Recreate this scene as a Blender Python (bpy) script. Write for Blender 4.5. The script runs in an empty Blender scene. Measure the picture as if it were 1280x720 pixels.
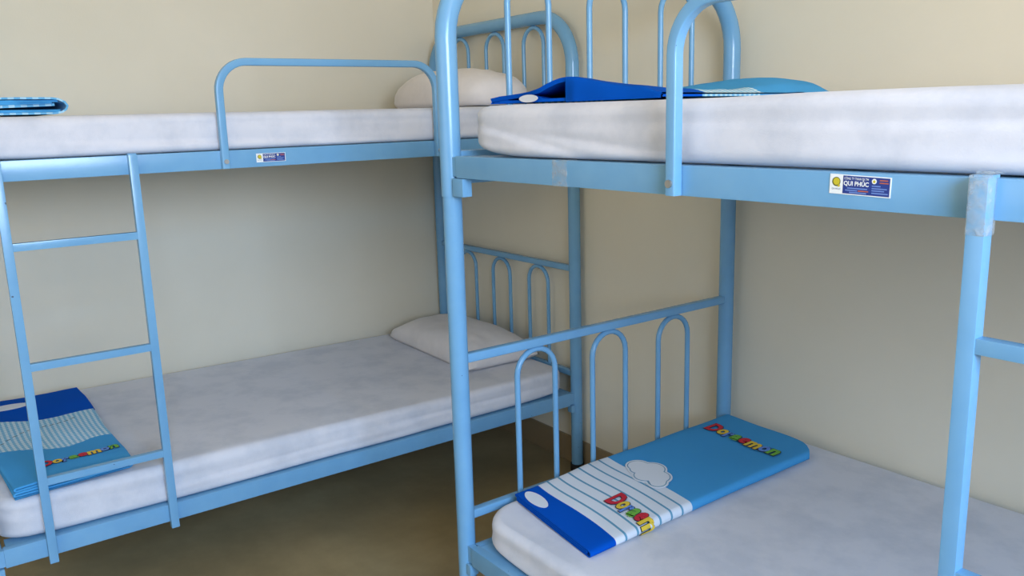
import bpy, bmesh, math, random
from mathutils import Vector, Matrix, noise

random.seed(7)
scene = bpy.context.scene
COL = scene.collection

# ------------------------------------------------------------------ camera
FPX = 1055.725
YAW, PITCH, ROLL = 0.625252, -0.203034, -0.028292
fw = Vector((-math.cos(YAW) * math.cos(PITCH), math.sin(YAW) * math.cos(PITCH), math.sin(PITCH)))
rt = fw.cross(Vector((0, 0, 1))).normalized()
up = rt.cross(fw)
c_, s_ = math.cos(ROLL), math.sin(ROLL)
rt, up = c_ * rt + s_ * up, -s_ * rt + c_ * up
cam_data = bpy.data.cameras.new('camera')
cam_data.sensor_width = 36.0
cam_data.sensor_fit = 'HORIZONTAL'
cam_data.lens = FPX / 1280.0 * 36.0
cam_data.clip_start = 0.05
cam = bpy.data.objects.new('camera', cam_data)
M = Matrix((rt, up, -fw)).transposed().to_4x4()
M.translation = Vector((3.50429, -2.12193, 1.42420))
cam.matrix_world = M
COL.objects.link(cam)
scene.camera = cam

# ------------------------------------------------------------------ world, daylight, exposure
scene.view_settings.view_transform = 'Standard'
scene.view_settings.look = 'None'
scene.view_settings.exposure = 0.06
scene.view_settings.gamma = 1.0
scene.view_settings.use_curve_mapping = False
scene.cycles.use_denoising = True

world = bpy.data.worlds.new('sky')
scene.world = world
world.use_nodes = True
bg = world.node_tree.nodes['Background']
bg.inputs['Color'].default_value = (0.80, 0.90, 1.0, 1)
bg.inputs['Strength'].default_value = 1.0

RX, RY, RZ = 5.0, -4.3, 2.95          # room: x 0..RX, y RY..0, z 0..RZ
# openings the daylight comes through: (wall, a0, a1, z0, z1)
WIN_R = (-2.75, -1.35, 1.15, 2.55)      # in the wall at x = RX
WIN_F = (1.3, 3.3, 0.85, 2.25)         # in the wall at y = RY


def area_light(name, loc, rot, sx, sy, power, color, spread=180):
    l = bpy.data.lights.new(name, 'AREA')
    l.shape = 'RECTANGLE'
    l.size, l.size_y = sx, sy
    l.energy = power
    l.spread = math.radians(spread)
    l.color = color
    o = bpy.data.objects.new(name, l)
    o.location = loc
    o.rotation_euler = rot
    COL.objects.link(o)
    return o


SKY_C, GROUND_C = (0.23, 0.53, 1.0), (1.0, 0.88, 0.73)
cr = ((WIN_R[0] + WIN_R[1]) / 2, (WIN_R[2] + WIN_R[3]) / 2, WIN_R[1] - WIN_R[0], WIN_R[3] - WIN_R[2])
cf = ((WIN_F[0] + WIN_F[1]) / 2, (WIN_F[2] + WIN_F[3]) / 2, WIN_F[1] - WIN_F[0], WIN_F[3] - WIN_F[2])
# blue sky light falls in and downwards, light off the sunlit ground comes in upwards
area_light('window_skylight', (RX - 0.05, cr[0], cr[1]), (0, math.radians(58), 0), cr[3] * 0.9, cr[2], 63, SKY_C, 130)
area_light('window_groundlight', (RX - 0.03, cr[0], cr[1]), (0, math.radians(136), 0), cr[3] * 0.9, cr[2], 80, GROUND_C)
area_light('window_skylight', (cf[0], RY + 0.05, cf[1]), (math.radians(60), 0, 0), cf[2], cf[3] * 0.9, 0.2, SKY_C, 130)
area_light('window_groundlight', (cf[0], RY + 0.03, cf[1]), (math.radians(112), 0, 0), cf[2], cf[3] * 0.9, 8, GROUND_C)


# ------------------------------------------------------------------ materials
def srgb(r, g, b):
    f = lambda c: (c / 255) / 12.92 if c / 255 <= 0.04045 else ((c / 255 + 0.055) / 1.055) ** 2.4
    return (f(r), f(g), f(b), 1)


def new_mat(name, col, rough=0.5, spec=0.5, metal=0.0):
    m = bpy.data.materials.new(name)
    m.use_nodes = True
    b = m.node_tree.nodes['Principled BSDF']
    b.inputs['Base Color'].default_value = col
    b.inputs['Roughness'].default_value = rough
    b.inputs['Specular IOR Level'].default_value = spec
    b.inputs['Metallic'].default_value = metal
    return m, m.node_tree.nodes, m.node_tree.links, b


def coords(n, kind='Object'):
    return n.new('ShaderNodeTexCoord').outputs[kind]


def noise_tex(n, l, vec, scale, detail=4, rough=0.55):
    t = n.new('ShaderNodeTexNoise')
    t.inputs['Scale'].default_value = scale
    t.inputs['Detail'].default_value = detail
    t.inputs['Roughness'].default_value = rough
    l.new(vec, t.inputs['Vector'])
    return t.outputs['Fac']


def ramp(n, l, fac, stops):
    r = n.new('ShaderNodeValToRGB')
    e = r.color_ramp.elements
    while len(e) < len(stops):
        e.new(0.5)
    for i, (p, c) in enumerate(stops):
        e[i].position = p
        e[i].color = c
    l.new(fac, r.inputs['Fac'])
    return r.outputs['Color']


def bump(n, l, b, height, strength, dist=0.002):
    bp = n.new('ShaderNodeBump')
    bp.inputs['Strength'].default_value = strength
    bp.inputs['Distance'].default_value = dist
    l.new(height, bp.inputs['Height'])
    l.new(bp.outputs['Normal'], b.inputs['Normal'])


def math_n(n, l, op, a, b=None, c=None):
    m = n.new('ShaderNodeMath')
    m.operation = op
    for i, v in enumerate((a, b, c)):
        if v is None:
            continue
        if isinstance(v, (int, float)):
            m.inputs[i].default_value = v
        else:
            l.new(v, m.inputs[i])
    return m.outputs[0]


def mix_c(n, l, fac, a, b):
    m = n.new('ShaderNodeMix')
    m.data_type = 'RGBA'
    for sock, v in ((m.inputs[0], fac), (m.inputs[6], a), (m.inputs[7], b)):
        if isinstance(v, (int, float, tuple)):
            sock.default_value = v
        else:
            l.new(v, sock)
    return m.outputs[2]


def make_paint():
    m, n, l, b = new_mat('blue_enamel', srgb(122, 184, 224), 0.22, 0.5)
    co = coords(n)
    f = noise_tex(n, l, co, 9, 3)
    base = ramp(n, l, f, [(0.3, srgb(110, 162, 199)), (0.7, srgb(119, 170, 205))])
    # small chips and scuffs in the enamel
    chip = noise_tex(n, l, co, 70, 2, 0.4)
    cm = math_n(n, l, 'GREATER_THAN', chip, 0.805)
    base = mix_c(n, l, cm, base, srgb(74, 92, 110))
    l.new(base, b.inputs['Base Color'])
    bump(n, l, b, noise_tex(n, l, co, 45, 2), 0.06, 0.002)
    return m


def make_wall():
    m, n, l, b = new_mat('cream_plaster', srgb(222, 212, 180), 0.75, 0.25)
    co = coords(n)
    f = noise_tex(n, l, co, 1.3, 5, 0.6)
    base = ramp(n, l, f, [(0.3, srgb(224, 215, 193)), (0.7, srgb(231, 222, 201))])
    l.new(base, b.inputs['Base Color'])
    bump(n, l, b, noise_tex(n, l, co, 160, 3), 0.12, 0.002)
    return m


def make_floor():
    m, n, l, b = new_mat('stone_look_floor', srgb(128, 112, 84), 0.32, 0.4)
    co = coords(n)
    f1 = noise_tex(n, l, co, 2.2, 8, 0.65)
    base = ramp(n, l, f1, [(0.25, srgb(128, 114, 84)), (0.5, srgb(158, 139, 101)), (0.75, srgb(186, 164, 122))])
    f2 = noise_tex(n, l, co, 9, 6, 0.7)
    base = mix_c(n, l, math_n(n, l, 'MULTIPLY', f2, 0.5), base, srgb(142, 130, 98))
    l.new(base, b.inputs['Base Color'])
    l.new(math_n(n, l, 'MULTIPLY_ADD', f2, 0.25, 0.22), b.inputs['Roughness'])
    return m


def make_sheet(name, c0, c1):
    m, n, l, b = new_mat(name, c1, 0.8, 0.15)
    co = coords(n)
    f = noise_tex(n, l, co, 7.5, 6, 0.62)
    base = ramp(n, l, f, [(0.36, c0), (0.56, c1)])
    l.new(base, b.inputs['Base Color'])
    b.inputs['Sheen Weight'].default_value = 0.15
    w = noise_tex(n, l, co, 420, 2)
    g = noise_tex(n, l, co, 14, 4)
    bump(n, l, b, math_n(n, l, 'MULTIPLY_ADD', g, 3.0, w), 0.25, 0.0012)
    return m


ROYAL, LIGHT, WHITE, TEAL = srgb(6, 82, 184), srgb(74, 156, 210), srgb(222, 226, 232), srgb(104, 158, 184)


def make_blanket(name, mode, b1, b2, w_amp, flip=1.0, skew=0.0, chk=0.0135):
    """Printed cloth: royal blue end, striped or checked middle, light blue rest. UV: u along, v across (m)."""
    m, n, l, b = new_mat(name, LIGHT, 0.9, 0.04)
    uv = n.new('ShaderNodeUVMap')
    uv.uv_map = 'UVMap'
    sep = n.new('ShaderNodeSeparateXYZ')
    l.new(uv.outputs['UV'], sep.inputs[0])
    t, s = sep.outputs[0], sep.outputs[1]
    wave = math_n(n, l, 'SINE', math_n(n, l, 'MULTIPLY_ADD', s, 17.0 * flip, 0.6))
    tw = math_n(n, l, 'MULTIPLY_ADD', wave, w_amp, math_n(n, l, 'MULTIPLY_ADD', s, -skew, t))
    if mode == 'stripe':
        fr = math_n(n, l, 'FRACT', math_n(n, l, 'MULTIPLY', math_n(n, l, 'SUBTRACT', tw, b1), 1 / 0.0372))
        ln = math_n(n, l, 'LESS_THAN', math_n(n, l, 'ABSOLUTE', math_n(n, l, 'SUBTRACT', fr, 0.86)), 0.085)
        mid = mix_c(n, l, ln, WHITE, TEAL)
    else:
        a = math_n(n, l, 'LESS_THAN', math_n(n, l, 'FRACT', math_n(n, l, 'MULTIPLY', t, 1 / chk)), 0.5)
        c = math_n(n, l, 'LESS_THAN', math_n(n, l, 'FRACT', math_n(n, l, 'MULTIPLY', s, 1 / chk)), 0.5)
        k = math_n(n, l, 'MULTIPLY', math_n(n, l, 'ADD', a, c), 0.5)
        mid = ramp(n, l, k, [(0.0, srgb(226, 234, 238)), (0.5, srgb(164, 206, 226)), (1.0, srgb(104, 172, 212))])
    col = mix_c(n, l, math_n(n, l, 'GREATER_THAN', tw, b1), ROYAL, mid)
    col = mix_c(n, l, math_n(n, l, 'GREATER_THAN', tw, b2), col, LIGHT)
    l.new(col, b.inputs['Base Color'])
    co = coords(n)
    bump(n, l, b, noise_tex(n, l, co, 300, 2), 0.3, 0.001)
    return m


def make_tape():
    m, n, l, b = new_mat('clear_tape', srgb(200, 206, 206), 0.18, 0.6)
    co = coords(n)
    f = noise_tex(n, l, co, 60, 4)
    l.new(math_n(n, l, 'MULTIPLY_ADD', f, 1.3, -0.38), b.inputs['Alpha'])
    bump(n, l, b, f, 0.7, 0.004)
    return m


PAINT, WALL, FLOOR = make_paint(), make_wall(), make_floor()
CEIL = new_mat('ceiling_paint', srgb(236, 230, 212), 0.8, 0.2)[0]
SKIRT = new_mat('skirting_tile', srgb(150, 130, 100), 0.4, 0.4)[0]
SHEET = make_sheet('white_sheet', srgb(202, 202, 208), srgb(217, 215, 219))
PILLOW = make_sheet('white_pillowcase', srgb(221, 213, 208), srgb(229, 221, 216))
BLACK = new_mat('black_rubber', srgb(26, 25, 25), 0.6)[0]
STEEL = new_mat('zinc_screw', srgb(176, 172, 164), 0.35, 0.5, 0.8)[0]
TAPE = make_tape()
TAN = new_mat('plywood', srgb(176, 138, 92), 0.7)[0]
GLASSFRAME = new_mat('window_paint', srgb(225, 225, 220), 0.4)[0]
WHITEPR = new_mat('white_print', srgb(236, 236, 232), 0.45)[0]
NAVY = new_mat('navy_print', srgb(24, 52, 128), 0.4)[0]
GOLD = new_mat('gold_print', srgb(206, 186, 40), 0.4)[0]
OLIVE = new_mat('olive_print', srgb(92, 92, 40), 0.4)[0]
FAINT = new_mat('pale_blue_print', srgb(112, 140, 200), 0.5)[0]
ORANGE = new_mat('orange_print', srgb(190, 96, 60), 0.5)[0]
INK = new_mat('dark_stitch', srgb(34, 34, 60), 0.8)[0]
THREAD = {
    'red': new_mat('red_thread', srgb(206, 32, 52), 0.75)[0],
    'yellow': new_mat('yellow_thread', srgb(232, 196, 60), 0.75)[0],
    'blue': new_mat('blue_thread', srgb(96, 140, 216), 0.75)[0],
    'green': new_mat('green_thread', srgb(112, 178, 62), 0.75)[0],
    'white': new_mat('white_thread', srgb(224, 226, 230), 0.8)[0],
    'grey': new_mat('grey_thread', srgb(140, 144, 150), 0.8)[0],
    'cloudline': new_mat('teal_stitch', srgb(112, 150, 172), 0.8)[0],
}


# ------------------------------------------------------------------ mesh helpers
def finish(name, bm, mat, parent=None, smooth=True, angle=40, recalc=True):
    if recalc:
        bmesh.ops.recalc_face_normals(bm, faces=bm.faces)
    me = bpy.data.meshes.new(name)
    bm.to_mesh(me)
    bm.free()
    if smooth:
        for p in me.polygons:
            p.use_smooth = True
        try:
            me.set_sharp_from_angle(angle=math.radians(angle))
        except Exception:
            pass
    me.materials.append(mat)
    o = bpy.data.objects.new(name, me)
    COL.objects.link(o)
    if parent is not None:
        o.parent = parent
        # meshes are written in world coordinates; keep them there
        o.matrix_parent_inverse = root_matrix(parent).inverted()
    return o


def root_matrix(o):
    m = Matrix.Translation(o.location)
    if o.parent is not None:
        m = root_matrix(o.parent) @ o.matrix_parent_inverse @ m
    return m


def thing(name, label, cat, loc, group=None):
    o = bpy.data.objects.new(name, None)
    o.empty_display_size = 0.1
    o.location = loc
    COL.objects.link(o)
    tag(o, label, cat, group)
    return o


def tag(o, label, cat, group=None):
    o['label'] = label
    o['category'] = cat
    if group:
        o['group'] = group
    return o


def struct(o, label, cat):
    o['kind'] = 'structure'
    o['label'] = label
    o['category'] = cat
    return o


def add_box(bm, T, a, b, bev=0.0):
    vs = []
    for x in (a[0], b[0]):
        for y in (a[1], b[1]):
            for z in (a[2], b[2]):
                vs.append(bm.verts.new(T((x, y, z))))
    q = [(0, 1, 3, 2), (4, 6, 7, 5), (0, 4, 5, 1), (2, 3, 7, 6), (0, 2, 6, 4), (1, 5, 7, 3)]
    fs = [bm.faces.new([vs[i] for i in f]) for f in q]
    if bev:
        es = list({e for f in fs for e in f.edges})
        bmesh.ops.bevel(bm, geom=es, offset=bev, segments=2, profile=0.7, affect='EDGES')


def box(name, T, a, b, mat, parent=None, bev=0.0):
    bm = bmesh.new()
    add_box(bm, T, a, b, bev)
    return finish(name, bm, mat, parent, smooth=bev > 0)


def section(kind, a, b=None, seg=14):
    """cross-section points: circle radius a, or rounded rectangle a x b (half sizes)."""
    if kind == 'round':
        return [(a * math.cos(2 * math.pi * i / seg), a * math.sin(2 * math.pi * i / seg)) for i in range(seg)]
    r = min(a, b) * 0.28
    pts = []
    for cx, cy, a0 in ((a - r, b - r, 0), (-a + r, b - r, 90), (-a + r, -b + r, 180), (a - r, -b + r, 270)):
        for k in range(4):
            t = math.radians(a0 + 30 * k)
            pts.append((cx + r * math.cos(t), cy + r * math.sin(t)))
    return pts


def sweep(bm, T, path, sec, ref=None, caps=True):
    """Sweep a section along a polyline of local points mapped by T. ref: callable or local vector for the section's second axis."""
    P = [Vector(T(p)) for p in path]
    o = Vector(T((0, 0, 0)))
    refw = (Vector(T(ref)) - o).normalized() if ref is not None else None
    rings = []
    n_prev = None
    for i, p in enumerate(P):
        d = (P[min(i + 1, len(P) - 1)] - P[max(i - 1, 0)]).normalized()
        if refw is not None:
            n2 = (refw - refw.dot(d) * d).normalized()
        else:
            if n_prev is None:
                h = Vector((0, 0, 1)) if abs(d.z) < 0.9 else Vector((1, 0, 0))
                n2 = (h - h.dot(d) * d).normalized()
            else:
                n2 = (n_prev - n_prev.dot(d) * d).normalized()
        n_prev = n2
        n1 = d.cross(n2)
        rings.append([bm.verts.new(p + n1 * a + n2 * b) for a, b in sec])
    m = len(sec)
    for i in range(len(rings) - 1):
        for j in range(m):
            bm.faces.new((rings[i][j], rings[i][(j + 1) % m], rings[i + 1][(j + 1) % m], rings[i + 1][j]))
    if caps:
        bm.faces.new(list(reversed(rings[0])))
        bm.faces.new(rings[-1])


def tube(name, T, path, sec, mat, parent, ref=None):
    bm = bmesh.new()
    sweep(bm, T, path, sec, ref)
    return finish(name, bm, mat, parent, angle=50)


def arc(c, r, a0, a1, n):
    return [(c[0] + r * math.cos(math.radians(a0 + (a1 - a0) * i / n)),
             c[1] + r * math.sin(math.radians(a0 + (a1 - a0) * i / n))) for i in range(n + 1)]


I3 = lambda p: Vector(p)

# ------------------------------------------------------------------ the room
WT = 0.16
struct(box('floor', I3, (-WT, RY - WT, -0.08), (RX + WT, WT, 0), FLOOR), 'brown mottled stone-look floor under the bunk beds', 'floor')
struct(box('ceiling', I3, (-WT, RY - WT, RZ), (RX + WT, WT, RZ + 0.1), CEIL), 'plain off-white ceiling over the dormitory room', 'ceiling')
struct(box('wall_left', I3, (-WT, RY - WT, 0), (0, 0, RZ), WALL), 'cream plaster wall along the side of the bunk with the open ladder', 'wall')
struct(box('wall_back', I3, (-WT, 0, 0), (RX + WT, WT, RZ), WALL), 'cream plaster wall behind both headboards and the taped-ladder bunk', 'wall')


def wall_with_opening(name, along_x, pos, lo, hi, win, label):
    bm = bmesh.new()
    a0, a1, z0, z1 = win

    def piece(p0, p1, q0, q1):
        if along_x:
            add_box(bm, I3, (p0, pos - WT, q0), (p1, pos, q1))
        else:
            add_box(bm, I3, (pos, p0, q0), (pos + WT, p1, q1))
    piece(lo, a0, 0, RZ)
    piece(a1, hi, 0, RZ)
    piece(a0, a1, 0, z0)
    piece(a0, a1, z1, RZ)
    struct(finish(name, bm, WALL, smooth=False), label, 'wall')


wall_with_opening('wall_right', False, RX, RY - WT, 0, WIN_R, 'cream plaster wall with a window facing the beds')
wall_with_opening('wall_front', True, RY, 0, RX, WIN_F, 'cream plaster wall with a window opposite the headboard wall')


def window(name, along_x, pos, win, label):
    a0, a1, z0, z1 = win
    w = thing(name, label, 'window', ((a0 + a1) / 2, pos, z0) if along_x else (pos, (a0 + a1) / 2, z0))
    w['kind'] = 'structure'
    t = 0.045

    def bar(nm, p0, p1, q0, q1):
        a, b = ((p0, pos - 0.12, q0), (p1, pos - 0.08, q1)) if along_x else ((pos + 0.08, p0, q0), (pos + 0.12, p1, q1))
        box(nm, I3, a, b, GLASSFRAME, w)
    bar('window_stile', a0, a0 + t, z0, z1)
    bar('window_stile', a1 - t, a1, z0, z1)
    bar('window_rail', a0 + t, a1 - t, z0, z0 + t)
    bar('window_rail', a0 + t, a1 - t, z1 - t, z1)
    mid = (a0 + a1) / 2
    bar('window_mullion', mid - t / 2, mid + t / 2, z0 + t, z1 - t)


window('window_1', False, RX, WIN_R, 'white framed window letting daylight in beside the beds')
window('window_2', True, RY, WIN_F, 'white framed window in the wall opposite the headboards')

struct(box('baseboard_left', I3, (0, RY, 0), (0.010, 0, 0.112), SKIRT, bev=0.002), 'brown tile skirting at the foot of the long side wall', 'baseboard')
struct(box('baseboard_back', I3, (0.010, -0.010, 0), (RX, 0, 0.112), SKIRT, bev=0.002), 'brown tile skirting at the foot of the headboard wall', 'baseboard')

# ------------------------------------------------------------------ bunk beds
A = dict(w=0.9877, zL=0.2858, zU=1.2935, zH=0.8312, rh=0.0514, zT=1.7814, ladder=(1.5585, 1.8745), guard=(0.605, 1.312), zG=1.590, len=2.028)
B = dict(w=1.0058, zL=0.2988, zU=1.2829, zH=0.8347, rh=0.0502, zT=1.781, ladder=(1.2200, 1.5300), guard=(0.7250, 1.4350), zG=1.592, len=2.0)
LEN = 2.0
PR = 0.0240
XA, YA = 0.05212, -0.04054
XB, YB, RB = 1.78930, -0.05107, 0.007409


def TA(p):
    return Vector((XA + p[1], YA - p[0], p[2]))


def TB(p):
    x, y = p[0], -p[1]
    return Vector((XB + math.cos(RB) * x - math.sin(RB) * y, YB + math.sin(RB) * x + math.cos(RB) * y, p[2]))


def bed(T, D, label, root_at):
    w, zL, zU, zH, rh, zT = D['w'], D['zL'], D['zU'], D['zH'], D['rh'], D['zT']
    LEN = D['len']
    root = thing('bunk_bed', label, 'bunk bed', T(root_at), 'blue steel bunk beds')
    RND = section('round', PR, seg=20)
    zj = zU - 0.045                                    # where the upper frame sleeves over the lower posts
    for u in (0.0, LEN):
        # arched upper end frame: one bent tube
        R_ = 0.185
        pts = [(u, 0, zj), (u, 0, zU + 0.1), (u, 0, zT - R_)]
        pts += [(u, R_ - R_ * math.cos(math.radians(a)), zT - R_ + R_ * math.sin(math.radians(a))) for a in range(8, 90, 8)]
        pts += [(u, R_, zT), (u, w / 2, zT), (u, w - R_, zT)]
        pts += [(u, w - R_ + R_ * math.sin(math.radians(a)), zT - R_ + R_ * math.cos(math.radians(a))) for a in range(8, 90, 8)]
        pts += [(u, w, zT - R_), (u, w, zU + 0.1), (u, w, zj)]
        tube('end_arch', T, pts, section('round', PR + 0.0012, seg=20), PAINT, root)
        for v in (0.0, w):
            post = tube('post', T, [(u, v, 0.012), (u, v, zj + 0.004)], section('round', PR - 0.001, seg=20), PAINT, root)
            bm = bmesh.new()
            sweep(bm, T, [(u, v, 0), (u, v, 0.03)], section('round', PR + 0.003, seg=18))
            finish('foot_cap', bm, BLACK, post)
        # cross bars and bent spindles, both tiers
        bar = section('rect', 0.0115, 0.0115)
        for z in (zH, zL + 0.120, zU + rh / 2 + 0.024):
            tube('cross_bar', T, [(u, PR - 0.006, z), (u, w - PR + 0.006, z)], bar, PAINT, root, (0, 0, 1))
        for z in (zL + rh / 2, zU + rh / 2 - 0.02):
            tube('deck_end_bar', T, [(u + (0.03 if u == 0 else -0.03), 0.012, z), (u + (0.03 if u == 0 else -0.03), w - 0.012, z)],
                 section('rect', 0.012, 0.02), PAINT, root, (0, 0, 1))
        for k in (-1, 0, 1):
            vc = w / 2 + 0.262 * k
            rr = 0.0635
            for z0, z1 in ((zL + 0.125, zH - 0.012), (zU + rh / 2 + 0.03, zT - 0.026)):
                zt = z1 - rr - 0.006
                pth = [(u, vc - rr, z0), (u, vc - rr, (z0 + zt) / 2), (u, vc - rr, zt)]
                pth += [(u, vc - rr * math.cos(math.radians(a)), zt + rr * math.sin(math.radians(a))) for a in range(15, 180, 15)]
                pth += [(u, vc + rr, zt), (u, vc + rr, (z0 + zt) / 2), (u, vc + rr, z0)]
                tube('spindle_loop', T, pth, section('round', 0.0078, seg=10), PAINT, root)
    # long rails of both decks, with their hook tabs, and the steel slats
    vf = w + 0.0144
    for z, dk in ((zL, 0), (zU, 1)):
        for v0, v1 in ((vf - 0.025, vf), (-0.0144, 0.0106)):
            rail = box('side_rail', T, (0.043, v0, z), (LEN - 0.043, v1, z + rh), PAINT, root, bev=0.002)
            for ue, sg in ((0.043, 1), (LEN - 0.043, -1)):
                box('hook_plate', T, (ue - sg * 0.024, v0 + 0.004, z + 0.003), (ue + sg * 0.002, v1 - 0.004, z + rh - 0.003), PAINT, rail)
                a, b = (-0.012, 0.030) if dk else (-0.022, -0.004)
                box('hook_tab', T, (ue + sg * a, v0 + 0.002, z - (0.043 if dk else 0.030)), (ue + sg * b, v1 + 0.003, z - 0.001), PAINT, rail, bev=0.002)
        for va in (vf - 0.072, 0.0106):
            box('inner_ledge', T, (0.05, va, z + rh - 0.030), (LEN - 0.05, va + 0.047, z + rh - 0.001), PAINT, root)
        for k in range(9):
            u0 = 0.10 + k * 0.218
            box('slat', T, (u0, 0.0576, z + rh - 0.020), (u0 + 0.04, vf - 0.072, z + rh - 0.001), PAINT, root)
    # guard rail: bent tube bolted to the upper front rail
    g0, g1 = D['guard']
    vg = vf + 0.0100
    zb, zg, rg = zU + 0.001, D['zG'], 0.082
    pth = [(g0, vg, zb), (g0, vg, zU + 0.12), (g0, vg, zg - rg)]
    pth += [(g0 + rg - rg * math.cos(math.radians(a)), vg, zg - rg + rg * math.sin(math.radians(a))) for a in range(9, 90, 9)]
    pth += [(g0 + rg, vg, zg), ((g0 + g1) / 2, vg, zg), (g1 - rg, vg, zg)]
    pth += [(g1 - rg + rg * math.sin(math.radians(a)), vg, zg - rg + rg * math.cos(math.radians(a))) for a in range(9, 90, 9)]
    pth += [(g1, vg, zg - rg), (g1, vg, zU + 0.12), (g1, vg, zb)]
    guard = tube('guard_rail', T, pth, section('rect', 0.0105, 0.0100), PAINT, root, (0, 1, 0))
    for g in (g0, g1):
        bm = bmesh.new()
        sweep(bm, T, [(g, vg + 0.009, zU + 0.021), (g, vg + 0.0125, zU + 0.021), (g, vg + 0.0140, zU + 0.021)], section('round', 0.0068, seg=12))
        finish('screw', bm, STEEL, guard)
    # ladder: two stiles hooked over the rail, three rungs
    vs0, vs1 = vf + 0.0005, vf + 0.0215
    for u in D['ladder']:
        st = box('ladder_stile', T, (u - 0.0110, vs0, zL - 0.014), (u + 0.0110, vs1, zU + rh + 0.002), PAINT, root, bev=0.002)
        box('hook', T, (u - 0.0110, vf - 0.007, zU + rh + 0.0005), (u + 0.0110, vf + 0.012, zU + rh + 0.0045), PAINT, st)
    for z in (1.130, 0.8165, 0.5025):
        box('ladder_rung', T, (D['ladder'][0] + 0.0105, vs0 + 0.001, z - 0.0100), (D['ladder'][1] - 0.0105, vs1 - 0.001, z + 0.0100), PAINT, root, bev=0.0015)
    return root


bedA = bed(TA, A, 'light blue steel bunk bed in the room corner, with both pillows and a bare ladder', (LEN / 2, 0.5, 0))
bedB = bed(TB, B, 'light blue steel bunk bed without pillows, its ladder hook wrapped in clear tape', (LEN / 2, 0.5, 0))


# clear tape round the ladder hook and over the rail seam of bed B
def tape():
    u = B['ladder'][0]
    vf = B['w'] + 0.0144
    zt = B['zU'] + B['rh']
    bm = bmesh.new()
    g = 0.0009
    add_box(bm, TB, (u - 0.011 - g, vf - 0.004, zt - 0.068), (u + 0.011 + g, vf + 0.0215 + g, zt + 0.0045 + g), 0.003)
    add_box(bm, TB, (u - 0.013, vf - 0.008, zt + 0.0050), (u + 0.016, vf + 0.002, zt + 0.0078), 0.001)
    finish('tape_wrap', bm, TAPE, bedB)
    box('seam_tape', TB, (0.395, vf - 0.026, B['zU'] - 0.0006), (0.440, vf + 0.0008, zt + 0.0008), TAPE, bedB, bev=0.001)


tape()


# ------------------------------------------------------------------ flat print: maker's sticker
def text_mesh(txt, size, offset=0.0, extrude=0.0, shear=0.0, align='LEFT'):
    c = bpy.data.curves.new('lettering', 'FONT')
    c.body = txt
    c.size = size
    c.offset = offset
    c.extrude = extrude
    c.shear = shear
    c.resolution_u = 3
    c.align_x = align
    o = bpy.data.objects.new('lettering', c)
    COL.objects.link(o)
    dg = bpy.context.evaluated_depsgraph_get()
    dg.update()
    me = bpy.data.meshes.new_from_object(o.evaluated_get(dg))
    bpy.data.objects.remove(o)
    bpy.data.curves.remove(c)
    return me


def place_mesh(name, me, mat, parent, F):
    """F maps the text's (x, y, depth) to the world."""
    for v in me.vertices:
        v.co = F(v.co)
    bm = bmesh.new()
    bm.from_mesh(me)
    bpy.data.meshes.remove(me)
    return finish(name, bm, mat, parent, smooth=False)


def fit_text(txt, width, height, **k):
    me = text_mesh(txt, 1.0, **k)
    xs = [v.co.x for v in me.vertices]
    ys = [v.co.y for v in me.vertices]
    sx, sy = width / (max(xs) - min(xs)), height / (max(ys) - min(ys))
    x0, y0 = min(xs), min(ys)
    for v in me.vertices:
        v.co = Vector(((v.co.x - x0) * sx, (v.co.y - y0) * sy, 0))
    return me


def disc(bm, F, cx, cy, r, d, n=20, rx=None):
    c = [bm.verts.new(F(Vector((cx + (rx or r) * math.cos(2 * math.pi * i / n), cy + r * math.sin(2 * math.pi * i / n), d)))) for i in range(n)]
    bm.faces.new(c)


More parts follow.
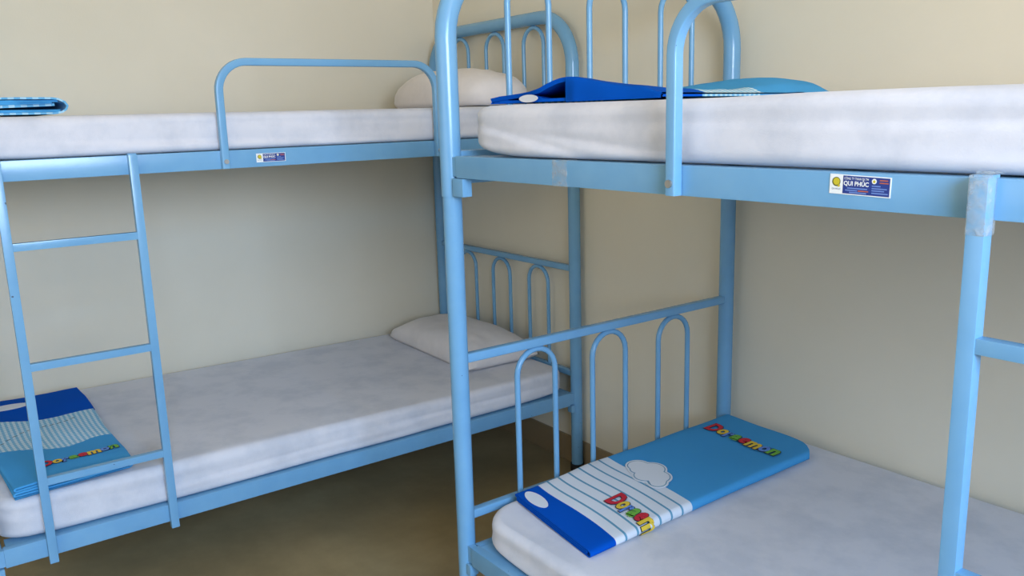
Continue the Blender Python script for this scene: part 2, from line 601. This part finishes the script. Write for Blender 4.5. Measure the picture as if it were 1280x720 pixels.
def sticker(parent, origin, ex, ez, ey, wd, ht):
    """white label: logo panel, navy panel with the maker's name and lines of fine print"""
    F = lambda p: origin + ex * p.x + ez * p.y + ey * p.z
    Fb = lambda p: F(Vector(p))
    base = box('maker_sticker', Fb, (0, 0, 0.0002), (wd, ht, 0.0007), WHITEPR, parent)
    base['label'] = 'small white and navy maker sticker on the rail'
    e = 0.0009
    x0 = wd * 0.225

    def rect(nm, x, y, w, h, mat, d):
        bm = bmesh.new()
        bm.faces.new([bm.verts.new(F(Vector(q))) for q in ((x, y, d), (x + w, y, d), (x + w, y + h, d), (x, y + h, d))])
        return finish(nm, bm, mat, base, smooth=False)
    rect('navy_panel', x0, ht * 0.05, wd - x0 - wd * 0.02, ht * 0.9, NAVY, e)
    bm = bmesh.new()
    disc(bm, F, wd * 0.112, ht * 0.62, ht * 0.235, e)
    finish('logo_ring', bm, OLIVE, base, smooth=False)
    bm = bmesh.new()
    disc(bm, F, wd * 0.116, ht * 0.63, ht * 0.185, e + 0.0002)
    bm.faces.new([bm.verts.new(F(Vector((wd * a, ht * b, e + 0.0002)))) for a, b in ((0.135, 0.36), (0.165, 0.36), (0.185, 0.44), (0.155, 0.5))])
    finish('logo_face', bm, GOLD, base, smooth=False)
    place_mesh('lettering', fit_text('QUI PHUC', wd * 0.15, ht * 0.09), NAVY, base, lambda p: F(Vector((p.x + wd * 0.04, p.y + ht * 0.2, e))))
    place_mesh('lettering', fit_text('C\u00d4NG TY TNHH SX TM', wd * 0.40, ht * 0.15, offset=0.01), WHITEPR, base,
               lambda p: F(Vector((p.x + x0 + wd * 0.02, p.y + ht * 0.76, e + 0.0003))))
    place_mesh('lettering', fit_text('QUI PH\u00daC', wd * 0.41, ht * 0.33, offset=0.03), WHITEPR, base,
               lambda p: F(Vector((p.x + x0 + wd * 0.015, p.y + ht * 0.42, e + 0.0003))))
    bm = bmesh.new()
    disc(bm, F, wd * 0.735, ht * 0.76, ht * 0.13, e + 0.0003)
    finish('seal', bm, WHITEPR, base, smooth=False)
    bm = bmesh.new()
    disc(bm, F, wd * 0.735, ht * 0.75, ht * 0.07, e + 0.0005)
    finish('seal_mark', bm, GOLD, base, smooth=False)
    for x, y, w, m in ((0.30, 0.31, 0.33, FAINT), (0.27, 0.20, 0.20, FAINT), (0.48, 0.20, 0.17, ORANGE), (0.34, 0.10, 0.28, FAINT),
                       (0.70, 0.50, 0.14, FAINT), (0.70, 0.38, 0.24, FAINT), (0.70, 0.27, 0.20, FAINT), (0.70, 0.15, 0.26, FAINT),
                       (0.82, 0.80, 0.13, ORANGE), (0.82, 0.67, 0.14, ORANGE)):
        rect('print_line', wd * x, ht * y, wd * w, ht * 0.055, m, e + 0.0002)


vfB = B['w'] + 0.0144
o0 = TB((1.009, vfB, 1.3035))
exB = (TB((1.1, vfB, 1.3)) - TB((1.0, vfB, 1.3025))).normalized()
eyB = (TB((1, vfB + 1, 1)) - TB((1, vfB, 1))).normalized()
sticker(bedB, o0, exB, exB.cross(eyB) * -1 if exB.cross(eyB).z < 0 else exB.cross(eyB), eyB, 0.0905, 0.0272)
sticker(bedA, Vector((XA + A['w'] + 0.0144, -1.259, 1.3065)), Vector((0, 1, 0)), Vector((0, 0, 1)), Vector((1, 0, 0)), 0.0885, 0.0255)


# ------------------------------------------------------------------ mattresses
def rrect(u0, u1, v0, v1, r, inset, n_u=80, n_v=22, n_c=8):
    u0, u1, v0, v1 = u0 + inset, u1 - inset, v0 + inset, v1 - inset
    r = max(r - inset * 0.6, 0.006)
    r = min(r, (u1 - u0) / 2 - 1e-4, (v1 - v0) / 2 - 1e-4)
    pts = []

    def side(a, b, n):
        for i in range(n):
            t = i / n
            pts.append((a[0] + (b[0] - a[0]) * t, a[1] + (b[1] - a[1]) * t))

    def corner(cx, cy, a0):
        for i in range(n_c):
            a = math.radians(a0 + 90 * i / n_c)
            pts.append((cx + r * math.cos(a), cy + r * math.sin(a)))
    side((u0 + r, v0), (u1 - r, v0), n_u)
    corner(u1 - r, v0 + r, -90)
    side((u1, v0 + r), (u1, v1 - r), n_v)
    corner(u1 - r, v1 - r, 0)
    side((u1 - r, v1), (u0 + r, v1), n_u)
    corner(u0 + r, v1 - r, 90)
    side((u0, v1 - r), (u0, v0 + r), n_v)
    corner(u0 + r, v0 + r, 180)
    return pts


def mattress(T, label, u0, u1, v0, v1, zb, ztop, seed, r=0.07, wr=0.005, lift=0.008, creases=()):
    """ztop: function of u giving the height of the top."""
    bm = bmesh.new()
    prof = []                                     # (inset, fraction of height)
    re, rb = 0.024, 0.018
    H = 0.11
    for k in range(5):
        a = math.radians(90 * k / 4)
        prof.append((rb * 1.1 * (1 - math.sin(a)), rb / H * (1 - math.cos(a))))
    for f in (0.20, 0.25, 0.30, 0.35, 0.40, 0.45, 0.50, 0.55, 0.60, 0.65, 0.70, 0.75):
        prof.append((0.0, f))
    for k in range(6):
        a = math.radians(90 * k / 5)
        prof.append((re * (1 - math.cos(a)), 1 - re / H * (1 - math.sin(a))))
    for i in (0.05, 0.09, 0.15, 0.22, 0.30, 0.38, (v1 - v0) / 2 - 0.012):
        prof.append((i, 1.0))
    rings = []
    for inset, f in prof:
        ring = []
        for (u, v) in rrect(u0, u1, v0, v1, r, inset):
            zt = ztop(u)
            cd = math.hypot(min(u - u0, u1 - u), min(v - v0, v1 - v))
            low = max(0.0, 1 - f / 0.45)
            z = zb + (zt - zb) * f + low * lift * math.exp(-(cd / 0.11) ** 2)
            q = Vector((u * 3.1 + seed, v * 3.1, z * 6))
            n1 = noise.noise(q)
            n2 = noise.noise(Vector((u * 2.2 + seed, v * 14, z * 40)))
            side = 1.0 if f < 0.99 else 0.0
            cu, cv = (u0 + u1) / 2, (v0 + v1) / 2
            bul = side * (0.6 * n1 + 0.6 * n2) * wr
            du = (1 if u > cu else -1) * bul if abs(u - cu) > (u1 - u0) / 2 - 0.06 else 0
            dv = (1 if v > cv else -1) * bul if abs(v - cv) > (v1 - v0) / 2 - 0.06 else 0
            if v > v1 - 0.03 and f < 0.9:
                for ua, fa, ub, fb, dep in creases:      # pulled folds of the sheet along the open side
                    if ua <= u <= ub:
                        x = (u - ua) / (ub - ua)
                        d = (f - (fa + (fb - fa) * x)) / 0.07
                        dv += dep * math.sin(math.pi * x) ** 0.5 * (1 / (1 + math.exp(min(30, 4 * d))) - 0.5 * math.exp(-d * d))
            if f >= 0.99:
                z += 0.0025 * n1 + 0.0015 * n2
            ring.append(bm.verts.new(T((u + du, v + dv, z))))
        rings.append(ring)
    m = len(rings[0])
    for i in range(len(rings) - 1):
        for j in range(m):
            bm.faces.new((rings[i][j], rings[i][(j + 1) % m], rings[i + 1][(j + 1) % m], rings[i + 1][j]))
    bm.faces.new(list(reversed(rings[0])))
    bm.faces.new(rings[-1])
    return tag(finish('mattress', bm, SHEET, angle=80), label, 'mattress', 'white sheeted mattresses')


lin = lambda a, b: (lambda u: a + (b - a) * u / 2.0)
mattress(TA, 'white sheeted mattress on the lower deck of the bare-ladder bunk', 0.045, 1.990, 0.004, 0.985, A['zL'] + A['rh'] + 0.0015, lin(0.433, 0.4585), 1.0, creases=((0.1, 0.45, 1.0, 0.60, 0.005), (0.7, 0.5, 1.7, 0.35, 0.004)))
mattress(TA, 'white sheeted mattress on the upper deck of the bare-ladder bunk', 0.045, 1.990, 0.004, 0.985, A['zU'] + A['rh'] + 0.0015, lin(1.452, 1.453), 4.0, creases=((0.55, 0.06, 1.75, 0.36, 0.007), (0.3, 0.60, 1.3, 0.70, 0.003)))
mattress(TB, 'white sheeted mattress on the lower deck of the taped-ladder bunk', 0.032, 1.955, -0.026, 0.998, B['zL'] + B['rh'] + 0.0015, lin(0.436, 0.458), 8.0, r=0.105, lift=0.022)
mattress(TB, 'white sheeted mattress on the upper deck of the taped-ladder bunk', 0.040, 1.955, -0.026, 0.998, B['zU'] + B['rh'] + 0.0015, lin(1.443, 1.441), 12.0, r=0.100, wr=0.006, lift=0.022, creases=((0.10, 0.62, 0.48, 0.02, 0.009), (0.22, 0.50, 0.75, 0.05, 0.006), (0.5, 0.62, 1.8, 0.55, 0.003)))


# ------------------------------------------------------------------ pillows
def pillow(T, label, uc, vc, su, sv, z0, h, seed, rot=0.0, tilt=0.0, rnd=0.1):
    bm = bmesh.new()
    N, Mv = 26, 34
    cr, sr = math.cos(rot), math.sin(rot)

    def P(i, j, top):
        a, b = -1 + 2 * i / N, -1 + 2 * j / Mv
        edge = (1 - abs(a) ** 2.6) * (1 - abs(b) ** 2.6)
        pin_u = 1 - 0.07 * (1 - b * b) * abs(a) ** 3
        pin_v = 1 - 0.05 * (1 - a * a) * abs(b) ** 3
        x, y = a * su * pin_u * math.sqrt(1 - rnd * b * b), b * sv * pin_v * math.sqrt(1 - rnd * a * a)
        n1 = noise.noise(Vector((a * 1.6 + seed, b * 1.6, 0)))
        n2 = noise.noise(Vector((a * 5 + seed, b * 5, 3)))
        prof = max(edge, 0) ** 0.36
        if top:
            z = h * (0.16 + 0.84 * prof * (1 + 0.10 * n1) + 0.030 * n2 * min(1, prof * 2))
        else:
            z = h * (0.16 - 0.155 * min(1.0, prof * 2.2))
        z += tilt * (su - x) * 0.5
        return T((uc + x * cr - y * sr, vc + x * sr + y * cr, z0 + z))
    vt = [[bm.verts.new(P(i, j, True)) for j in range(Mv + 1)] for i in range(N + 1)]
    vb = [[vt[i][j] if i in (0, N) or j in (0, Mv) else bm.verts.new(P(i, j, False)) for j in range(Mv + 1)] for i in range(N + 1)]
    for i in range(N):
        for j in range(Mv):
            bm.faces.new((vt[i][j], vt[i + 1][j], vt[i + 1][j + 1], vt[i][j + 1]))
            f = (vb[i][j], vb[i][j + 1], vb[i + 1][j + 1], vb[i + 1][j])
            if len(set(f)) == 4 and not all(x in (vt[i][j], vt[i + 1][j], vt[i + 1][j + 1], vt[i][j + 1]) for x in f):
                bm.faces.new(f)
    return tag(finish('pillow', bm, PILLOW, angle=75), label, 'pillow', 'white pillows')


pillow(TA, 'plump white pillow lying on the upper mattress against the arched headboard', 0.205, 0.520, 0.175, 0.362, 1.4575, 0.144, 2.0, 0.0, rnd=0.36)
pillow(TA, 'flatter white pillow lying on the lower mattress against the headboard', 0.205, 0.46, 0.18, 0.352, 0.4405, 0.114, 6.0, -0.03, rnd=0.04)


# ------------------------------------------------------------------ folded blankets
def strip_from_path(path, th):
    """closed outline of a 2-D cloth path with thickness th"""
    L, R_ = [], []
    n = len(path)
    for i, p in enumerate(path):
        a, b = path[max(i - 1, 0)], path[min(i + 1, n - 1)]
        dx, dy = b[0] - a[0], b[1] - a[1]
        k = math.hypot(dx, dy) or 1
        nx, ny = -dy / k * th / 2, dx / k * th / 2
        L.append((p[0] + nx, p[1] + ny))
        R_.append((p[0] - nx, p[1] - ny))
    return L, R_


def uturn(xc, za, zb, sgn, n=8):
    """half circle from height za to zb bulging in direction sgn"""
    r = (zb - za) / 2
    return [(xc + sgn * abs(r) * math.sin(math.pi * i / n), za + r - r * math.cos(math.pi * i / n)) for i in range(1, n)]


def line2(a, b, n):
    return [(a[0] + (b[0] - a[0]) * i / n, a[1] + (b[1] - a[1]) * i / n) for i in range(n + 1)]


def folded_cloth(name, path, th, length, T, mat, label, cat, group, n_l=40, warp=None):
    """cloth folded along `path` in the (s, z) plane, extruded along t in 0..length. T maps (t, s, z)."""
    Lp, Rp = strip_from_path(path, th)
    bm = bmesh.new()
    uvl = bm.loops.layers.uv.new('UVMap')
    n = len(path)

    def P(t, q):
        s, z = q
        if warp:
            t2, s, z = warp(t, s, z)
        else:
            t2 = t
        return T((t2, s, z))
    rows = []
    for k in range(n_l + 1):
        t = length * k / n_l
        rows.append(([bm.verts.new(P(t, q)) for q in Lp], [bm.verts.new(P(t, q)) for q in Rp]))
    def face(vs, uvs):
        f = bm.faces.new(vs)
        for lp, uv in zip(f.loops, uvs):
            lp[uvl].uv = uv
    for k in range(n_l):
        t0, t1 = length * k / n_l, length * (k + 1) / n_l
        for side in (0, 1):
            a, b = rows[k][side], rows[k + 1][side]
            for i in range(n - 1):
                s0, s1 = path[i][0], path[i + 1][0]
                face((a[i], a[i + 1], b[i + 1], b[i]), ((t0, s0), (t0, s1), (t1, s1), (t1, s0)))
        for i in (0, n - 1):
            face((rows[k][0][i], rows[k + 1][0][i], rows[k + 1][1][i], rows[k][1][i]), ((t0, path[i][0]), (t1, path[i][0]), (t1, path[i][0]), (t0, path[i][0])))
    for k, t in ((0, 0.0), (n_l, length)):
        a, b = rows[k]
        for i in range(n - 1):
            face((a[i], a[i + 1], b[i + 1], b[i]), ((t, path[i][0]), (t, path[i + 1][0]), (t, path[i + 1][0]), (t, path[i][0])))
    return tag(finish(name, bm, mat, angle=60), label, cat, group)


GRP = 'printed blue blankets folded on the beds'
LETTERS = list(zip('Doraemon', ('red', 'yellow', 'blue', 'green', 'red', 'yellow', 'blue', 'green')))


def word(parent, F, length, height, upto=8, surf=None):
    """embroidered word in coloured letters with a dark edge; F maps (x, y, depth) to the world"""
    widths = [1.0, 0.72, 0.55, 0.72, 0.72, 1.05, 0.72, 0.72]
    tot = sum(widths)
    x = 0
    for i, (ch, colr) in enumerate(LETTERS):
        wd = widths[i] / tot * length
        if i < upto:
            hh = height * (1.12 if i == 0 else 1.0) * (0.78 if ch in 'oraemn' else 1)
            y = 0.06 * height * math.sin(i * 2.1)
            for off, grow, mat, d in ((0.075, 0.30, INK, 0.0010), (0.045, 0.06, THREAD[colr], 0.0018)):
                g = grow * 0.018
                me = fit_text(ch, wd * 0.98 + g, hh + g, offset=off)
                place_mesh('embroidered_letter', me, mat, parent, lambda p, X=x, Y=y, g=g, d=d: F(Vector((p.x + X - g / 2, p.y + Y - g / 2, d))))
        x += wd


def blob(name, circles, F, mat, parent, d, grow=0.0, n=64):
    """star-shaped patch: outer outline of a set of circles around the origin"""
    bm = bmesh.new()
    ring = []
    for i in range(n):
        a = 2 * math.pi * i / n
        dx, dy = math.cos(a), math.sin(a)
        best = 0
        for cx, cy, r in circles:
            r += grow
            bq = dx * cx + dy * cy
            disc_ = bq * bq - (cx * cx + cy * cy - r * r)
            if disc_ > 0:
                best = max(best, bq + math.sqrt(disc_))
        ring.append((dx * best, dy * best))
    top = [bm.verts.new(F(Vector((x, y, d)))) for x, y in ring]
    bot = [bm.verts.new(F(Vector((x, y, d - 0.0012)))) for x, y in ring]
    bm.faces.new(top)
    for i in range(n):
        bm.faces.new((top[i], bot[i], bot[(i + 1) % n], top[(i + 1) % n]))
    return finish(name, bm, mat, parent, smooth=False)


# --- lower deck of the taped-ladder bunk: flat folded cloth, striped middle
BL_STRIPE = make_blanket('striped_blanket_print', 'stripe', 0.078, 0.330, 0.005)
W1 = 0.352
Z1 = 0.4395
zt = 0.0035
path = [(0.012, zt)] + line2((0.03, zt), (W1 - 0.012, zt), 16) + uturn(W1 - 0.012, zt, 0.0265, 1, 8) \
    + line2((W1 - 0.012, 0.0265), (0.010, 0.0265), 16) + uturn(0.010, 0.0265, 0.0190, -1, 5) \
    + line2((0.010, 0.0190), (W1 - 0.02, 0.0190), 10) + uturn(W1 - 0.02, 0.0190, 0.0115, 1, 5) + line2((W1 - 0.02, 0.0115), (0.012, 0.0115), 10)


def T1(p):                                         # t from the front of the bed to the wall, s towards the foot
    t, s, z = p
    u = 0.046 + s - 0.010 * (t / 0.85)
    v = 0.883 - t + (0.050 * s / W1) * (1 - t / 0.85) + 0.022 * (s / W1) * (t / 0.85)
    return TB((u, v, Z1 + 0.003 + z))


def taper1(t):
    x = max(0.0, min(1.0, t / 0.30))
    return 0.62 + 0.38 * x * x * (3 - 2 * x)


def warp1(t, s, z):
    q = Vector((t * 5, s * 5, z * 10))
    f = max(0.0, min(1.0, (z - 0.004) / 0.02))
    e = max(0.0, (t - 0.80) / 0.07)
    # rounded far corner
    if s > W1 - 0.07 and t > 0.76:
        k = (s - (W1 - 0.07)) / 0.07
        t = t - 0.045 * k * k * max(0.0, (t - 0.76) / 0.09)
    return t, s + 0.003 * noise.noise(q), (z + f * 0.0025 * noise.noise(q * 1.7)) * taper1(t)


b1 = folded_cloth('folded_blanket', path, 0.0042, 0.85, T1, BL_STRIPE, 'flat folded blue blanket with white striped band and cloud patch on lower mattress', 'blanket', GRP, n_l=60, warp=warp1)
ztop1 = 0.0265 + 0.0021 + 0.0024


def F1(t0, s0):
    def F(p):
        t, s, d = t0 + p.y, s0 + p.x, p.z
        se = W1 - 0.014
        if s > se:                                # print follows the rounded fold
            a = min((s - se) / 0.0135, math.pi)
            return T1((t, se + 0.002 + (0.0136 + d) * math.sin(a), (0.015 + (0.0136 + 0.0024) * math.cos(a)) * taper1(t) + d * math.cos(a)))
        return T1((t, s, ztop1 * taper1(t) + d))
    return F


word(b1, F1(0.695, 0.045), 0.265, 0.052)
word(b1, F1(0.160, 0.200), 0.225, 0.052, upto=6)
cl = [(-0.050, 0.000, 0.030), (-0.012, 0.022, 0.036), (0.034, 0.008, 0.034), (0.060, -0.012, 0.024), (0.010, -0.016, 0.032), (-0.03, -0.012, 0.024)]
fc = F1(0.350, 0.160)
rotc = lambda p: fc(Vector((p.x * 0.99 + p.y * 0.12, p.y * 0.99 - p.x * 0.12, p.z)))
blob('cloud_edge', cl, rotc, THREAD['white'], b1, 0.0002, 0.007)
blob('cloud_seam', cl, rotc, THREAD['cloudline'], b1, 0.0005, 0.0018)
blob('cloud_patch', cl, rotc, THREAD['white'], b1, 0.0008, -0.0012)
blob('plain_patch', [(0.0, 0.0, 0.020)], lambda p: F1(0.027, 0.072)(Vector((p.x * 2.5, p.y, p.z))), THREAD['white'], b1, 0.0012)

# --- lower deck of the bare-ladder bunk: thicker folded blanket, checked middle
BL_CHECK = make_blanket('checked_blanket_print', 'check', 0.245, 0.545, 0.022, 1.5, 0.22)
W2, H2 = 0.318, 0.036
lay = [0.004, 0.0115, 0.019, 0.0265, 0.034]


def zigzag(W, lay, n=10):
    pth = []
    for i, z in enumerate(lay):
        a, b = (0.012, W - 0.014) if i % 2 == 0 else (W - 0.014, 0.012)
        pth += line2((a, z), (b, z), n)
        if i < len(lay) - 1:
            pth += uturn(b, z, lay[i + 1], 1 if b > a else -1, 5)
    return pth


def T2(p):                                         # t from the wall outwards, s towards the head of the bed
    t, s, z = p
    u = 1.950 - s + 0.06 * (0.82 - t) * (1 - s / W2)
    v = 0.125 + t * 1.0 + 0.06 * (1 - s / W2) * t
    return TA((u, v, 0.4605 + z - 0.010 * (s / W2) * 0.5))


def warp2(t, s, z):
    q = Vector((t * 4 + 3, s * 5, z * 18))
    f = z / 0.034
    return t + 0.006 * noise.noise(Vector((z * 130, s * 3, 2))) * (t / 0.82), s + 0.008 * noise.noise(Vector((t * 3, z * 90, 5))), z * (1 + 0.10 * noise.noise(q)) + f * 0.004 * noise.noise(q * 2) * 1


b2 = folded_cloth('folded_blanket', zigzag(W2, lay), 0.0055, 0.82, T2, BL_CHECK, 'folded blue blanket with pale checked band lying on the lower mattress behind the ladder', 'blanket', GRP, n_l=50, warp=warp2)
ztop2 = 0.034 + 0.0055
word(b2, lambda p: T2((0.735 - p.y, 0.090 + p.x, ztop2 + p.z)), 0.205, 0.036)
blob('plain_patch', [(0.0, 0.0, 0.030)], lambda p: T2((0.105 + p.y, 0.10 + p.x * 2.0, ztop2 + p.z)), THREAD['white'], b2, 0.0012)

for i in range(11):
    a = i / 10
    s0, t0 = 0.03 + 0.20 * a, 0.47 - 0.13 * a - 0.025 * math.sin(a * 5)
    bm = bmesh.new()
    bm.faces.new([bm.verts.new(T2((t0 + dt, s0 + ds, ztop2 + 0.0008))) for ds, dt in ((0, 0), (0.013, -0.006), (0.013, -0.002), (0, 0.004))])
    finish('stitch', bm, INK, b2, smooth=False)

# --- upper deck of the bare-ladder bunk: only its end shows above the mattress
BL_TRIM = make_blanket('checked_trim_blanket_print', 'check', -0.2, 2.0, 0.0, chk=0.028)
W3 = 0.290


def roll_path(W):
    p = line2((0.0, 0.0035), (W - 0.030, 0.0035), 14) + [(W - 0.014, 0.0065), (W - 0.004, 0.014), (W, 0.023), (W - 0.006, 0.033), (W - 0.02, 0.0405)]
    p += line2((W - 0.035, 0.0425), (0.0, 0.0395), 14)
    return p


def T3(p):
    t, s, z = p
    return TA((1.970 - s, 0.055 + t + 0.02 * s, 1.4565 + z))


def warp3(t, s, z):
    f = z / 0.0425
    return t, s, z + f * 0.003 * noise.noise(Vector((t * 4, s * 9, 1)))


b3 = folded_cloth('folded_blanket', roll_path(W3), 0.0050, 0.845, T3, BL_TRIM, 'folded checked blue blanket on the upper mattress of the bare-ladder bunk', 'blanket', GRP, n_l=30, warp=warp3)
BL_PLAIN = make_blanket('plain_blue_layer', 'check', -0.5, -0.4, 0.0)
BL_INNER = make_blanket('checked_layer', 'check', -0.5, 2.0, 0.0, chk=0.028)


def inner_layer(zs, s_end, mat, amp, th=0.005):
    pth = line2((0.0, zs), (s_end, zs + amp), 14)
    Lp, Rp = strip_from_path(pth, th)
    bm = bmesh.new()
    uvl = bm.loops.layers.uv.new('UVMap')
    ring0 = [T3((0.012, *q)) for q in Lp] + [T3((0.012, *q)) for q in reversed(Rp)]
    ring1 = [T3((0.842 + 0.006 * math.sin(i * 0.4), *q)) for i, q in enumerate(Lp)] + [T3((0.842, *q)) for q in reversed(Rp)]
    uvp = [(0.0, q[0]) for q in Lp] + [(0.0, q[0]) for q in reversed(Rp)]
    a = [bm.verts.new(q) for q in ring0]
    b = [bm.verts.new(q) for q in ring1]
    n = len(a)
    for i in range(n):
        f = bm.faces.new((a[i], a[(i + 1) % n], b[(i + 1) % n], b[i]))
        for lp, uv in zip(f.loops, ((0, uvp[i][1]), (0, uvp[(i + 1) % n][1]), (0.84, uvp[(i + 1) % n][1]), (0.84, uvp[i][1]))):
            lp[uvl].uv = uv
    for r in (a, b):
        m_ = n // 2
        for i in range(m_ - 1):
            f = bm.faces.new((r[i], r[i + 1], r[n - 2 - i], r[n - 1 - i]))
            for lp, j in zip(f.loops, (i, i + 1, n - 2 - i, n - 1 - i)):
                lp[uvl].uv = (0.011, uvp[j][1])
    finish('inner_fold', bm, mat, b3, angle=60)


inner_layer(0.0100, W3 - 0.018, BL_PLAIN, 0.000, 0.0066)
inner_layer(0.0175, W3 - 0.030, BL_INNER, 0.0085, 0.0070)
inner_layer(0.0265, W3 - 0.036, BL_PLAIN, 0.0055, 0.0066)
inner_layer(0.0342, W3 - 0.022, BL_PLAIN, 0.0012, 0.0062)

# --- upper deck of the taped-ladder bunk: rumpled blanket with a tented royal-blue end
BL_TENT = make_blanket('rumpled_blanket_print', 'check', 0.135, 0.375, 0.0, 1.0, 0.03, 0.020)


def tent():
    bm = bmesh.new()
    uvl = bm.loops.layers.uv.new('UVMap')
    NS, NT = 64, 56
    W, L = 1.0, 0.80
    z0 = 1.4468

    def smooth(x):
        x = max(0.0, min(1.0, x))
        return x * x * (3 - 2 * x)

    def curve(pts, s):
        for k in range(len(pts) - 1):
            (a, za), (b, zb) = pts[k], pts[k + 1]
            if s <= b:
                m0 = (zb - pts[max(k - 1, 0)][1]) / (b - pts[max(k - 1, 0)][0])
                e = pts[min(k + 2, len(pts) - 1)]
                m1 = (e[1] - za) / (e[0] - a)
                x = (s - a) / (b - a)
                h = b - a
                return za * (2 * x**3 - 3 * x * x + 1) + m0 * h * (x**3 - 2 * x * x + x) + zb * (3 * x * x - 2 * x**3) + m1 * h * (x**3 - x * x)
        return pts[-1][1]
    FRONT = [(0, 0.0125), (0.10, 0.0165), (0.22, 0.021), (0.34, 0.027), (0.42, 0.039), (0.465, 0.0455), (0.52, 0.0465), (0.64, 0.037), (0.80, 0.0255), (0.92, 0.0165), (1.0, 0.008)]
    BACK = [(0, 0.010), (0.15, 0.020), (0.35, 0.034), (0.6, 0.045), (0.80, 0.043), (0.92, 0.031), (1.0, 0.008)]

    def top(s, t):
        k = t / L
        mid = 0.018 + 0.007 * math.sin(s * 5 + 1.0)
        mid *= smooth((1.0 - s) / 0.08) * 0.65 + 0.35
        h = curve(FRONT, s) * (1 - smooth(k / 0.42)) + mid * smooth(k / 0.42)
        kk = smooth((k - 0.42) / 0.30)
        h = h * (1 - kk) + curve(BACK, s) * kk
        h += 0.0030 * noise.noise(Vector((s * 6, t * 9, 3))) + 0.0016 * noise.noise(Vector((s * 14, t * 20, 8)))
        if k > 0.90:
            h *= 1 - 0.8 * ((k - 0.90) / 0.10) ** 2
        return max(0.007, h)

    def P(s, t, z):
        # the cloth runs from the front edge of the mattress towards the wall
        k = t / L
        u = (0.108 - 0.08 * k) + s * (0.525 - 0.095 * k) + 0.006 * noise.noise(Vector((t * 6, s * 2, 9)))
        v = 0.962 - t + 0.010 * noise.noise(Vector((s * 4, 0, 4))) * (1 - k)
        return TB((u, v, z0 + z))
    th = 0.0085
    T_ = [[bm.verts.new(P(W * i / NS, L * j / NT, top(W * i / NS, L * j / NT))) for j in range(NT + 1)] for i in range(NS + 1)]
    U_ = [[bm.verts.new(P(W * i / NS, L * j / NT + (0.004 if j == 0 else 0), max(0.0045, top(W * i / NS, L * j / NT) - th))) for j in range(NT + 1)] for i in range(NS + 1)]
    def face(vs, uvs):
        f = bm.faces.new(vs)
        for lp, uv in zip(f.loops, uvs):
            lp[uvl].uv = uv
    for i in range(NS):
        for j in range(NT):
            uvq = [(L * b / NT, W * a / NS) for a, b in ((i, j), (i + 1, j), (i + 1, j + 1), (i, j + 1))]
            face((T_[i][j], T_[i + 1][j], T_[i + 1][j + 1], T_[i][j + 1]), uvq)
            face((U_[i][j], U_[i][j + 1], U_[i + 1][j + 1], U_[i + 1][j]), [uvq[0], uvq[3], uvq[2], uvq[1]])
    for i in range(NS):
        face((T_[i][0], U_[i][0], U_[i + 1][0], T_[i + 1][0]), [(0, 0)] * 4)
        face((T_[i][NT], T_[i + 1][NT], U_[i + 1][NT], U_[i][NT]), [(L, 0)] * 4)
    # right edge hangs down to the mattress, left edge is closed by the fold
    for ii in (0, NS):
        D = [bm.verts.new(P(W * ii / NS, L * j / NT, 0.0004)) for j in range(NT + 1)]
        for j in range(NT):
            face((U_[ii][j], U_[ii][j + 1], D[j + 1], D[j]), [(L * j / NT, 0.2), (L * (j + 1) / NT, 0.2), (L * (j + 1) / NT, 0.2), (L * j / NT, 0.2)])
    # front hem right of the ridge rolls down to the mattress
    i0 = int(NS * 0.50)
    prev = [T_[i][0] for i in range(i0, NS + 1)]
    for q in range(1, 6):
        a = q / 5 * math.pi / 2
        cur = []
        for i in range(i0, NS + 1):
            s = W * i / NS
            h = top(s, 0)
            out = min(0.012, h * 0.5) * math.sin(a * 1.0) * smooth((i - i0) / 5 + 0.15)
            cur.append(bm.verts.new(P(s, -out, -0.0016 + (h + 0.0016) * math.cos(a))))
        for k in range(len(cur) - 1):
            face((prev[k], prev[k + 1], cur[k + 1], cur[k]), [(0.01, 0.1)] * 4)
        prev = cur
    # lower layer of the cloth inside the opening, with soft buckles along its front
    nb = 24
    base = []
    for i in range(nb + 1):
        s = 0.012 + 0.52 * i / nb
        row = []
        for j in range(7):
            t = 0.006 + 0.26 * j / 6
            lift = 0.0065 + 0.008 * max(0, 1 - j / 1.5) * max(0, math.sin(i * 0.55 + 0.4)) * (1 if i < 17 else 0.3)
            row.append(bm.verts.new(P(s, t, min(lift, max(0.002, top(s, t) - 0.0085)))))
        base.append(row)
    for i in range(nb):
        for j in range(6):
            face((base[i][j], base[i + 1][j], base[i + 1][j + 1], base[i][j + 1]), [(0.05, 0.1)] * 4)
        lo0, lo1 = bm.verts.new(P(0.012 + 0.52 * i / nb, 0.002, 0.0003)), bm.verts.new(P(0.012 + 0.52 * (i + 1) / nb, 0.002, 0.0003))
        face((base[i][0], lo0, lo1, base[i + 1][0]), [(0.05, 0.1)] * 4)
    o = finish('rumpled_blanket', bm, BL_TENT, angle=55, recalc=False)
    tag(o, 'rumpled royal blue blanket with raised open fold on the upper mattress', 'blanket', GRP)
    F = lambda p: P(0.275 + p.x * 9.0, -0.001 - p.z, 0.0085 + p.y)
    blob('plain_patch', [(0.0, 0.0, 0.0080)], F, THREAD['white'], o, 0.0012)
    return o


tent()
